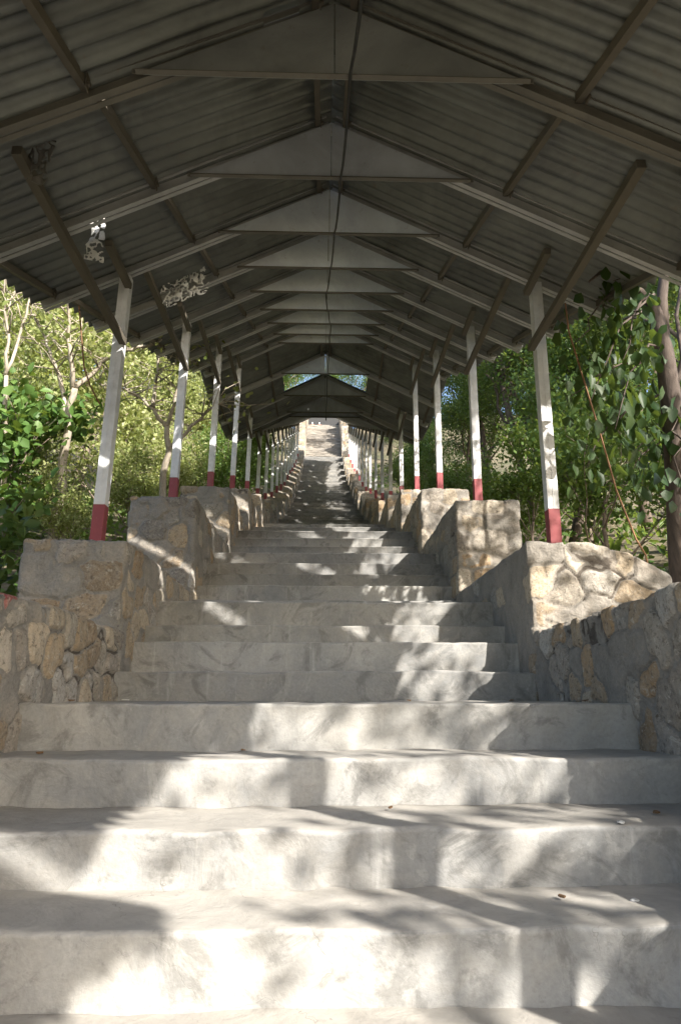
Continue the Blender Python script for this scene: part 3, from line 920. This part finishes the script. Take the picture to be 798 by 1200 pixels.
V_BROADB = tree_data(17, 1.5, 0.8, 0.03, 8, 1500, 0.16, 0.11, 0.14, detail=True, bare=0.05)

def put(data, px, py, depth, *a, **k):
    p = at(px, py, depth)
    return (p.x, p.y, gz(p.x, p.y) - 0.05)

ru = random.Random(77)
# each tree's label says where it stands, between which posts and how far back
POSTS = {s: [] for s in (-1, 1)}
def proj_x(p):
    q = CM.inverted() @ (Vector(p) - cam.location)
    return 399 + FPX * q.x / max(-q.z, 0.1)
ORD = ['first', 'second', 'third', 'fourth', 'fifth', 'sixth', 'seventh', 'eighth', 'ninth', 'tenth', 'eleventh', 'twelfth']
def where(x, y):
    s = -1 if x < 0 else 1
    side = 'left' if s < 0 else 'right'
    px = proj_x((x, y, gz(x, y) + 1.0))
    e = [proj_x((s * 1.66, 4.75 + PER * i, BTOP[i])) for i in range(12)]
    n = sum(1 for v in e if (px - v) * s < 0)
    if n == 0: return ('off toward the far left edge' if s < 0 else 'off toward the far right edge', (s, 0))
    if n >= 11: return ('beyond the eleventh %s post' % side, (s, 11))
    return ('between the %s and %s %s posts' % (ORD[n - 1], ORD[n], side), (s, n))
def T(data, name, x, y, sc, bark, leaf, label, cat='tree', group=None):
    return place_tree(data, name, (x, y, gz(x, y) - 0.05), ru.uniform(0, 6.28), sc, M[bark], M[leaf], label, cat, group)
RANK = ['front', 'second', 'third', 'fourth', 'fifth', 'sixth', 'seventh', 'eighth', 'ninth', 'tenth']
def wood(rows, name, look, cat, group):
    """rows: x, y, scale, data, bark, leaf"""
    rows = sorted(rows, key=lambda r: r[1])
    seen, tot = {}, {}
    for r in rows: k = where(r[0], r[1])[1]; tot[k] = tot.get(k, 0) + 1
    for x, y, sc, dt, bk, lf in rows:
        w, k = where(x, y)
        seen[k] = seen.get(k, 0) + 1
        row = '' if tot[k] == 1 else (', %s row back' % RANK[seen[k] - 1] if seen[k] > 1 else ', front row')
        T(dt, name, x, y, sc, bk, lf, '%s %s%s' % (look, w, row), cat, group)

V_SUNB = tree_data(18, 1.5, 0.8, 0.03, 8, 1700, 0.15, 0.11, 0.15, detail=True, bare=0.05)

# left: two pale barked trees in full sun, limbs as they fork in the light
def pale_tree(trunk, limbs, r0, seed, label, leaves):
    base = trunk[0]; base = Vector((base.x, base.y, gz(base.x, base.y) - 0.15))
    t = empty('pale_tree', base)
    m = MB(); rng = np.random.default_rng(seed); C, D = [], []
    def sweep(P, ra, rb_, n):
        pts = []
        for a, b in zip(P, P[1:]):
            for k in range(4): pts.append(a.lerp(b, k / 4) + Vector(tuple(rng.normal(0, 0.008 + 0.3 * ra * 0.2, 3))))
        pts.append(P[-1])
        m.tube([p - base for p in pts], [ra + (rb_ - ra) * i / (len(pts) - 1) for i in range(len(pts))], n)
        return pts
    sweep([base] + trunk[1:], r0, r0 * 0.6, 9)
    for P in limbs:
        pts = sweep(P, r0 * 0.55, r0 * 0.14, 6)
        for i in range(4, len(pts)):
            for _ in range(2):
                a = pts[i]; d = Vector(tuple(rng.normal(0, 1, 3))); d.z = abs(d.z) * 0.7; d.normalize()
                L = rng.uniform(0.3, 0.8); e = a + d * L
                mid = a.lerp(e, 0.5) + Vector(tuple(rng.normal(0, 0.05, 3)))
                m.tube([p - base for p in (a, mid, e)], [0.011, 0.008, 0.004], 4)
                for k in range(leaves):
                    C.append(tuple(mid.lerp(e, rng.uniform(0, 1.2)) - base + Vector(tuple(rng.normal(0, 0.13, 3))))); D.append(tuple(d + Vector(tuple(rng.normal(0, 0.7, 3)))))
    link('trunk', m.mesh('trunk', True), M['bark_pale'], t)
    n = len(C); nn = rng.normal(0, 0.55, (n, 3)) + np.array([0, -0.2, 0.8])
    link('crown', leaf_mesh('crown', np.array(C), np.array(D), nn, 0.09, 0.06, rng), M['leaf_lime'], t)
    return tag(t, label, 'tree')
A = lambda *a: at(*a)
pale_tree([A(68, 590, 8.6), A(74, 545, 8.6), A(80, 490, 8.6), A(88, 455, 8.6)],
          [[A(88, 455, 8.6), A(84, 425, 8.5), A(82, 390, 8.5), A(80, 350, 8.4), A(88, 300, 8.4)],
           [A(88, 455, 8.6), A(110, 435, 8.7), A(128, 418, 8.8), A(142, 398, 8.8), A(160, 360, 8.9)],
           [A(80, 490, 8.6), A(70, 440, 8.8), A(58, 410, 8.9), A(50, 390, 9.0), A(30, 350, 9.0)],
           [A(128, 418, 8.8), A(150, 410, 8.7), A(172, 405, 8.7), A(190, 398, 8.7)]], 0.065, 3, 'slim pale barked tree forking into thin limbs left of the first left post', 9)
pale_tree([A(188, 585, 9.8), A(192, 560, 9.8), A(198, 525, 9.8), A(196, 500, 9.8)],
          [[A(196, 500, 9.8), A(180, 480, 9.7), A(160, 462, 9.7), A(135, 452, 9.6), A(115, 450, 9.6)],
           [A(196, 500, 9.8), A(206, 465, 9.9), A(214, 430, 9.9), A(220, 400, 10)],
           [A(180, 480, 9.7), A(182, 450, 9.8), A(186, 415, 9.8), A(180, 370, 9.8)],
           [A(198, 525, 9.8), A(225, 500, 10), A(245, 480, 10), A(262, 470, 10)]], 0.06, 5, 'leaning pale tree with crooked bare limbs between the first two left posts', 4)
pale_tree([A(8, 600, 8.0), A(6, 520, 8.0), A(8, 440, 8.0)],
          [[A(8, 440, 8.0), A(10, 390, 8.0), A(6, 340, 8.0), A(10, 290, 8.0)], [A(8, 440, 8.0), A(28, 380, 8.2), A(40, 330, 8.3), A(60, 300, 8.3)]], 0.04, 8, 'thin pale tree at the far left edge of the view', 7)

wood([(-5.9, 12.5, 1.1, V_FULL, 'bark_pale', 'leaf_lime'), (-7.5, 11.5, 1.2, V_FULL, 'bark_pale', 'leaf_lime'), (-5.7, 15.0, 1.05, V_FULL, 'bark_mid', 'leaf_lime'),
      (-7.2, 15.5, 1.25, V_TALL, 'bark_mid', 'leaf_lime'), (-9.8, 14.5, 1.2, V_TALL, 'bark_mid', 'leaf_lime'), (-5.8, 18.5, 1.05, V_FULL, 'bark_mid', 'leaf_lime'),
      (-8.5, 19.0, 1.3, V_TALL, 'bark_mid', 'leaf_lime'), (-12.5, 17.5, 1.3, V_TALL, 'bark_mid', 'leaf_lime'), (-5.6, 22.5, 1.0, V_FULL, 'bark_mid', 'leaf_lime'),
      (-7.5, 24.0, 1.2, V_TALL, 'bark_mid', 'leaf_lime'), (-11.5, 23.5, 1.4, V_TALL, 'bark_mid', 'leaf_lime'), (-5.4, 27.0, 1.0, V_OPEN, 'bark_mid', 'leaf_lime'),
      (-8.0, 30.0, 1.2, V_FULL, 'bark_mid', 'leaf_lime'), (-5.2, 33.0, 1.0, V_FULL, 'bark_mid', 'leaf_lime'), (-6.5, 38.0, 1.1, V_FULL, 'bark_mid', 'leaf_lime'),
      (-4.5, 43.0, 0.9, V_FULL, 'bark_mid', 'leaf_mid'), (-5.5, 52.0, 1.3, V_TALL, 'bark_mid', 'leaf_mid')],
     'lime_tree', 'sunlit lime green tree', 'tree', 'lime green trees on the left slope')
wood([(-4.4, 8.6, 1.0, V_BUSH, 'bark_pale', 'leaf_lime'), (-4.9, 10.4, 1.1, V_BUSH2, 'bark_pale', 'leaf_lime'), (-3.5, 11.6, 0.8, V_BUSH, 'bark_mid', 'leaf_lime'), (-4.5, 13.4, 1.2, V_BUSH2, 'bark_mid', 'leaf_lime'),
      (-3.4, 14.8, 0.9, V_BUSH, 'bark_mid', 'leaf_lime'), (-4.2, 16.6, 1.1, V_BUSH2, 'bark_mid', 'leaf_lime'), (-3.3, 18.5, 1.2, V_BUSH, 'bark_mid', 'leaf_mid'), (-3.3, 21.0, 1.2, V_BUSH2, 'bark_mid', 'leaf_mid'),
      (-3.2, 24.0, 1.2, V_BUSH2, 'bark_mid', 'leaf_mid'), (-3.1, 27.0, 1.2, V_BUSH, 'bark_mid', 'leaf_mid'), (-3.2, 31.0, 1.3, V_BUSH2, 'bark_mid', 'leaf_mid'), (-5.8, 9.6, 1.2, V_BUSH, 'bark_pale', 'leaf_lime'),
      (-3.3, 8.3, 0.55, V_BUSH, 'bark_mid', 'leaf_lime'), (-6.3, 12.0, 1.3, V_BUSH2, 'bark_pale', 'leaf_lime')],
     'bush', 'leafy bush behind the left wall', 'bush', 'bushes along the left wall')
T(V_SUNB, 'broadleaf_bush', -4.05, 8.0, 0.95, 'bark_mid', 'leaf_sun', 'bright broad leaved bush at the left edge above the first stone block', 'bush')
T(V_BROADB, 'broadleaf_bush', -2.5, 4.6, 0.6, 'bark_mid', 'leaf_dark', 'dark green low broad leaved plant beside the nearest left stone block', 'bush')

# right: shaded wood
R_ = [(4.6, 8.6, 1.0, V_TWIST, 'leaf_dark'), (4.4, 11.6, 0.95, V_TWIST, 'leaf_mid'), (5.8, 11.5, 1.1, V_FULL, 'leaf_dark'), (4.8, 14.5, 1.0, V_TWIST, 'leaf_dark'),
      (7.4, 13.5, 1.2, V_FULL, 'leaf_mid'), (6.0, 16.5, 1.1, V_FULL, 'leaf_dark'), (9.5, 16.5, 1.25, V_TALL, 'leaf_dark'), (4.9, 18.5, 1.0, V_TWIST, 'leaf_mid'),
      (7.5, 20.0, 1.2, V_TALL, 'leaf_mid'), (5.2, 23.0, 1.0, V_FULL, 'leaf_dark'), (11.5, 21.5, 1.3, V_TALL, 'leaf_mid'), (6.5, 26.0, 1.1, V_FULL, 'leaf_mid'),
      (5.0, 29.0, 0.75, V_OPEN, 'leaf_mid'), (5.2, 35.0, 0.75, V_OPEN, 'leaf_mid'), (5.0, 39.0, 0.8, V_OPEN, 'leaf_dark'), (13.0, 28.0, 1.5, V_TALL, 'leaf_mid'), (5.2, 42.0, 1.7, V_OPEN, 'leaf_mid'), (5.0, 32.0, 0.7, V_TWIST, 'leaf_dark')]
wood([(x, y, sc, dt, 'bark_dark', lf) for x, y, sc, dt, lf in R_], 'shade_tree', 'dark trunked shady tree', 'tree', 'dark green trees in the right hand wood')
B_ = [(3.3, 7.6, 0.95, V_BUSH2), (4.6, 6.8, 0.9, V_BUSH), (3.1, 9.6, 0.9, V_BUSH), (4.2, 10.2, 1.1, V_BUSH2), (3.2, 12.8, 0.8, V_BUSH), (5.6, 9.6, 1.1, V_BUSH), (3.2, 16.0, 0.8, V_BUSH2), (3.2, 20.5, 0.8, V_BUSH),
      (5.2, 13.0, 1.2, V_BUSH2), (3.4, 24.5, 1.0, V_BUSH2), (3.6, 27.5, 1.0, V_BUSH)]
wood([(x, y, sc, dt, 'bark_mid', 'leaf_mid') for x, y, sc, dt in B_], 'bush', 'shaded bush behind the right wall', 'bush', 'bushes behind the right wall')
# trees closing the view behind the gateway
for x, y, sc, lab in ((-3.2, TOP_Y + 5, 1.3, 'green tree behind the top gateway on its left'), (0.6, TOP_Y + 8, 1.4, 'green tree standing straight behind the top gateway'), (4.0, TOP_Y + 5, 1.3, 'green tree behind the top gateway on its right')):
    T(V_FULL, 'hilltop_tree', x, y, sc, 'bark_mid', 'leaf_mid', lab, 'tree', 'trees at the hilltop')

# the near tree at the right edge with broad drooping leaves
def near_tree():
    m = MB()
    base = at(796, 690, 5.4); base.z = gz(base.x, base.y) - 0.1
    P = [base, at(797, 640, 5.4), at(793, 560, 5.4), at(786, 470, 5.4), at(776, 400, 5.4), at(763, 355, 5.4), at(752, 342, 5.4)]
    P2 = [at(776, 400, 5.4), at(775, 350, 5.45), at(778, 320, 5.5), at(784, 270, 5.5), at(790, 200, 5.6)]
    P3 = [at(763, 355, 5.4), at(735, 325, 5.2), at(705, 318, 5.0), at(690, 330, 4.9)]
    P4 = [at(786, 470, 5.4), at(800, 420, 5.5), at(792, 370, 5.6), at(798, 330, 5.7)]
    t = empty('broadleaf_tree', base)
    o = Vector(base)
    m.tube([p - o for p in P], [0.11, 0.098, 0.09, 0.082, 0.07, 0.05, 0.03], 10)
    m.tube([p - o for p in P2], [0.06, 0.045, 0.04, 0.03, 0.02], 8)
    m.tube([p - o for p in P3], [0.035, 0.022, 0.015, 0.008], 6)
    m.tube([p - o for p in P4], [0.03, 0.022, 0.015, 0.01], 6)
    rng = np.random.default_rng(41)
    C, D = [], []
    boughs = [((752, 330, 5.3), (672, 405, 4.9)), ((760, 345, 5.3), (690, 470, 4.9)), ((770, 400, 5.4), (720, 500, 5.0)), ((765, 350, 5.3), (728, 425, 4.9)),
              ((780, 460, 5.4), (680, 545, 5.2)), ((786, 480, 5.4), (795, 580, 5.1)), ((770, 310, 5.4), (720, 330, 5.0)), ((790, 500, 5.4), (745, 560, 5.3)), ((775, 420, 5.4), (668, 470, 5.3))]
    for a, b in boughs:
        A, B = at(*a), at(*b)
        pts = []
        for k in range(8):
            tt = k / 7
            p = A.lerp(B, tt) + Vector((rng.normal(0, 0.03), rng.normal(0, 0.03), 0.12 * math.sin(PI * tt) + rng.normal(0, 0.02)))
            pts.append(p - o)
            if k > 1:
                for _ in range(7):
                    C.append(p - o + Vector(tuple(rng.normal(0, 0.11, 3)))); D.append((rng.normal(0, 0.35), rng.normal(0, 0.35), -1.0))
        m.tube(pts, [0.012 - 0.0012 * k for k in range(8)], 5)
    link('trunk', m.mesh('trunk', True), M['bark_brown'], t)
    n = len(C)
    nn = rng.normal(0, 0.8, (n, 3)) + np.array([0.0, -0.6, 0.1])
    link('crown', leaf_mesh('crown', np.array([tuple(c) for c in C]), np.array(D), nn, 0.125, 0.078, rng, detail=True), M['leaf_broad'], t)
    tag(t, 'near tree at the right edge with grey brown trunk and large drooping leaves', 'tree')
near_tree()

# trees behind the viewer on the sunny side: their twigs throw the dappled shade
GD = 'trees beside the entrance'
for x, y, sc, dt, lab in ((4.9, -2.5, 1.15, V_SLIM, 'tall slim tree outside the right eave of the entrance canopy'), (4.6, -1.0, 1.3, V_MED, 'thin leafy tree right of the lowest steps'),
                     (5.2, 1.8, 1.45, V_OPEN, 'open green tree right of the first stone blocks')):
    T(dt, 'entrance_tree', x, y, sc, 'bark_mid', 'leaf_mid', lab, 'tree', GD)

# low undergrowth, uncountable
def undergrowth():
    rng = np.random.default_rng(9)
    n = 26000
    x = rng.uniform(2.1, 9.0, n) * rng.choice([-1, 1], n); y = rng.uniform(3.0, 40, n) ** 1.0
    z = ground_z(x, y)
    dens = fbm(np.stack([x, y, x * 0], 1), 0.7, 3, 4)
    keep = dens > -0.25
    x, y, z = x[keep], y[keep], z[keep]; n = len(x)
    c = np.stack([x, y, z + rng.uniform(0.0, 0.35, n) ** 1.3], 1)
    d = rng.normal(0, 0.7, (n, 3)); d[:, 2] = np.abs(d[:, 2]) * 0.5 + 0.3
    nn = rng.normal(0, 0.5, (n, 3)) + np.array([0, 0, 0.8])
    o = link('undergrowth', leaf_mesh('undergrowth', c, d, nn, 0.15, 0.07, rng), M['leaf_mid'])
    tag(o, 'low weedy undergrowth covering the ground below the trees', 'undergrowth', kind='stuff')
undergrowth()

# ------------------------------------------------------------------ gateway at the very top
gate = empty('gateway', (0, TOP_Y + 1.0, TOP_Z))
tag(gate, 'dark low gateway with flat beam at the very top of the stairs', 'gateway')
m = MB()
m.box(-1.9, 1.9, -0.2, 0.25, 0.4, 1.6)
m.build('beam', M['cable'], gate, bevel=0.02)
m = MB(); m.box(-1.55, 1.55, 0.1, 0.2, -0.2, 0.399); m.build('dark_backing', M['cable'], gate)  # black sheet put in for the darkness behind the gateway
for s in (-1, 1):
    m = MB(); m.box(s * 1.75 - 0.2, s * 1.75 + 0.2, -0.25, 0.3, -0.3, 0.399); m.build('pillar', M['rubble'], gate, bevel=0.02)
M['clay'] = mat_paint('red_clay', (0.36, 0.12, 0.07), (0.2, 0.1, 0.07))
for dx, lab in ((-0.95, 'red clay pot beside the gateway pillar at the stair top'), (-0.35, 'wider red clay pot nearer the middle of the stair top')):
    t = empty('flower_pot', (dx, TOP_Y + 0.45, TOP_Z)); t.scale = (0.8, 0.8, 0.6); tag(t, lab, 'pot', 'pots at the stair top')
    m = MB(); m.tube([(0, 0, 0), (0, 0, 0.1), (0, 0, 0.35), (0, 0, 0.45), (0, 0, 0.46)], [0.16, 0.2, 0.25, 0.27, 0.2], 12); m.build('pot', M['clay'], t, True)
    m = MB(); m.tube([(0, 0, 0.40), (0, 0, 0.9)], [0.06, 0.05], 8); m.build('white_stem', M['white'], t, True)

# ------------------------------------------------------------------ small litter on the steps
M['scrap'] = mat_paint('paper_scrap', (0.75, 0.74, 0.72), (0.5, 0.48, 0.45))
M['dry'] = mat_paint('dry_leaf', (0.20, 0.11, 0.05), (0.12, 0.07, 0.03))
def scrap(name, x, y, z, size, mat, label, cat, seed):
    r = random.Random(seed); m = MB(); n = 7
    ring = [(size * r.uniform(0.6, 1.1) * math.cos(2 * PI * k / n), size * 0.6 * r.uniform(0.6, 1.1) * math.sin(2 * PI * k / n), 0.006 + r.uniform(0, 0.006)) for k in range(n)]
    m.v = ring + [(x_, y_, z_ - 0.004) for x_, y_, z_ in ring]
    m.f = [tuple(range(n)), tuple(range(2 * n - 1, n - 1, -1))] + [(k, n + k, n + (k + 1) % n, (k + 1) % n) for k in range(n)]
    o = m.build(name, mat); o.location = (x, y, z); o.rotation_euler = (0, 0, r.uniform(0, 6))
    return tag(o, label, cat)
scrap('paper_scrap', 0.86, 2.16, -0.362, 0.016, M['scrap'], 'tiny white paper scrap at the sunlit edge of the second step on the right', 'scrap', 1)
scrap('paper_scrap', 0.80, 1.98, -0.524, 0.014, M['scrap'], 'tiny white paper scrap on the shaded lowest tread at the right', 'scrap', 2)
scrap('paper_scrap', -1.20, 4.18, -0.012, 0.028, M['scrap'], 'crumpled white scrap at the corner of the first left wall and riser', 'scrap', 3)

rl = random.Random(12)
spots = [(0, -0.9), (0, 0.62), (1, -1.12), (1, 1.05), (2, -0.35), (3, 0.98), (3, -1.2), (3, 1.22), (0, 1.02), (2, -1.1), (3, 0.4), (1, 0.2)]
treads = [(1.82, 2.11, -0.527), (2.16, 2.54, -0.366), (2.60, 2.95, -0.2065), (3.02, 4.2, -0.017)]
for k, (st, lx) in enumerate(spots):
    y0, y1, z = treads[st]
    scrap('dry_leaf', lx, rl.uniform(y0 + 0.1, y1 - 0.03), z + 0.004, rl.uniform(0.014, 0.026), M['dry'], 'small curled brown dry leaf lying on one of the nearest treads', 'dry leaf', 30 + k)['group'] = 'dry leaves on the lower steps'
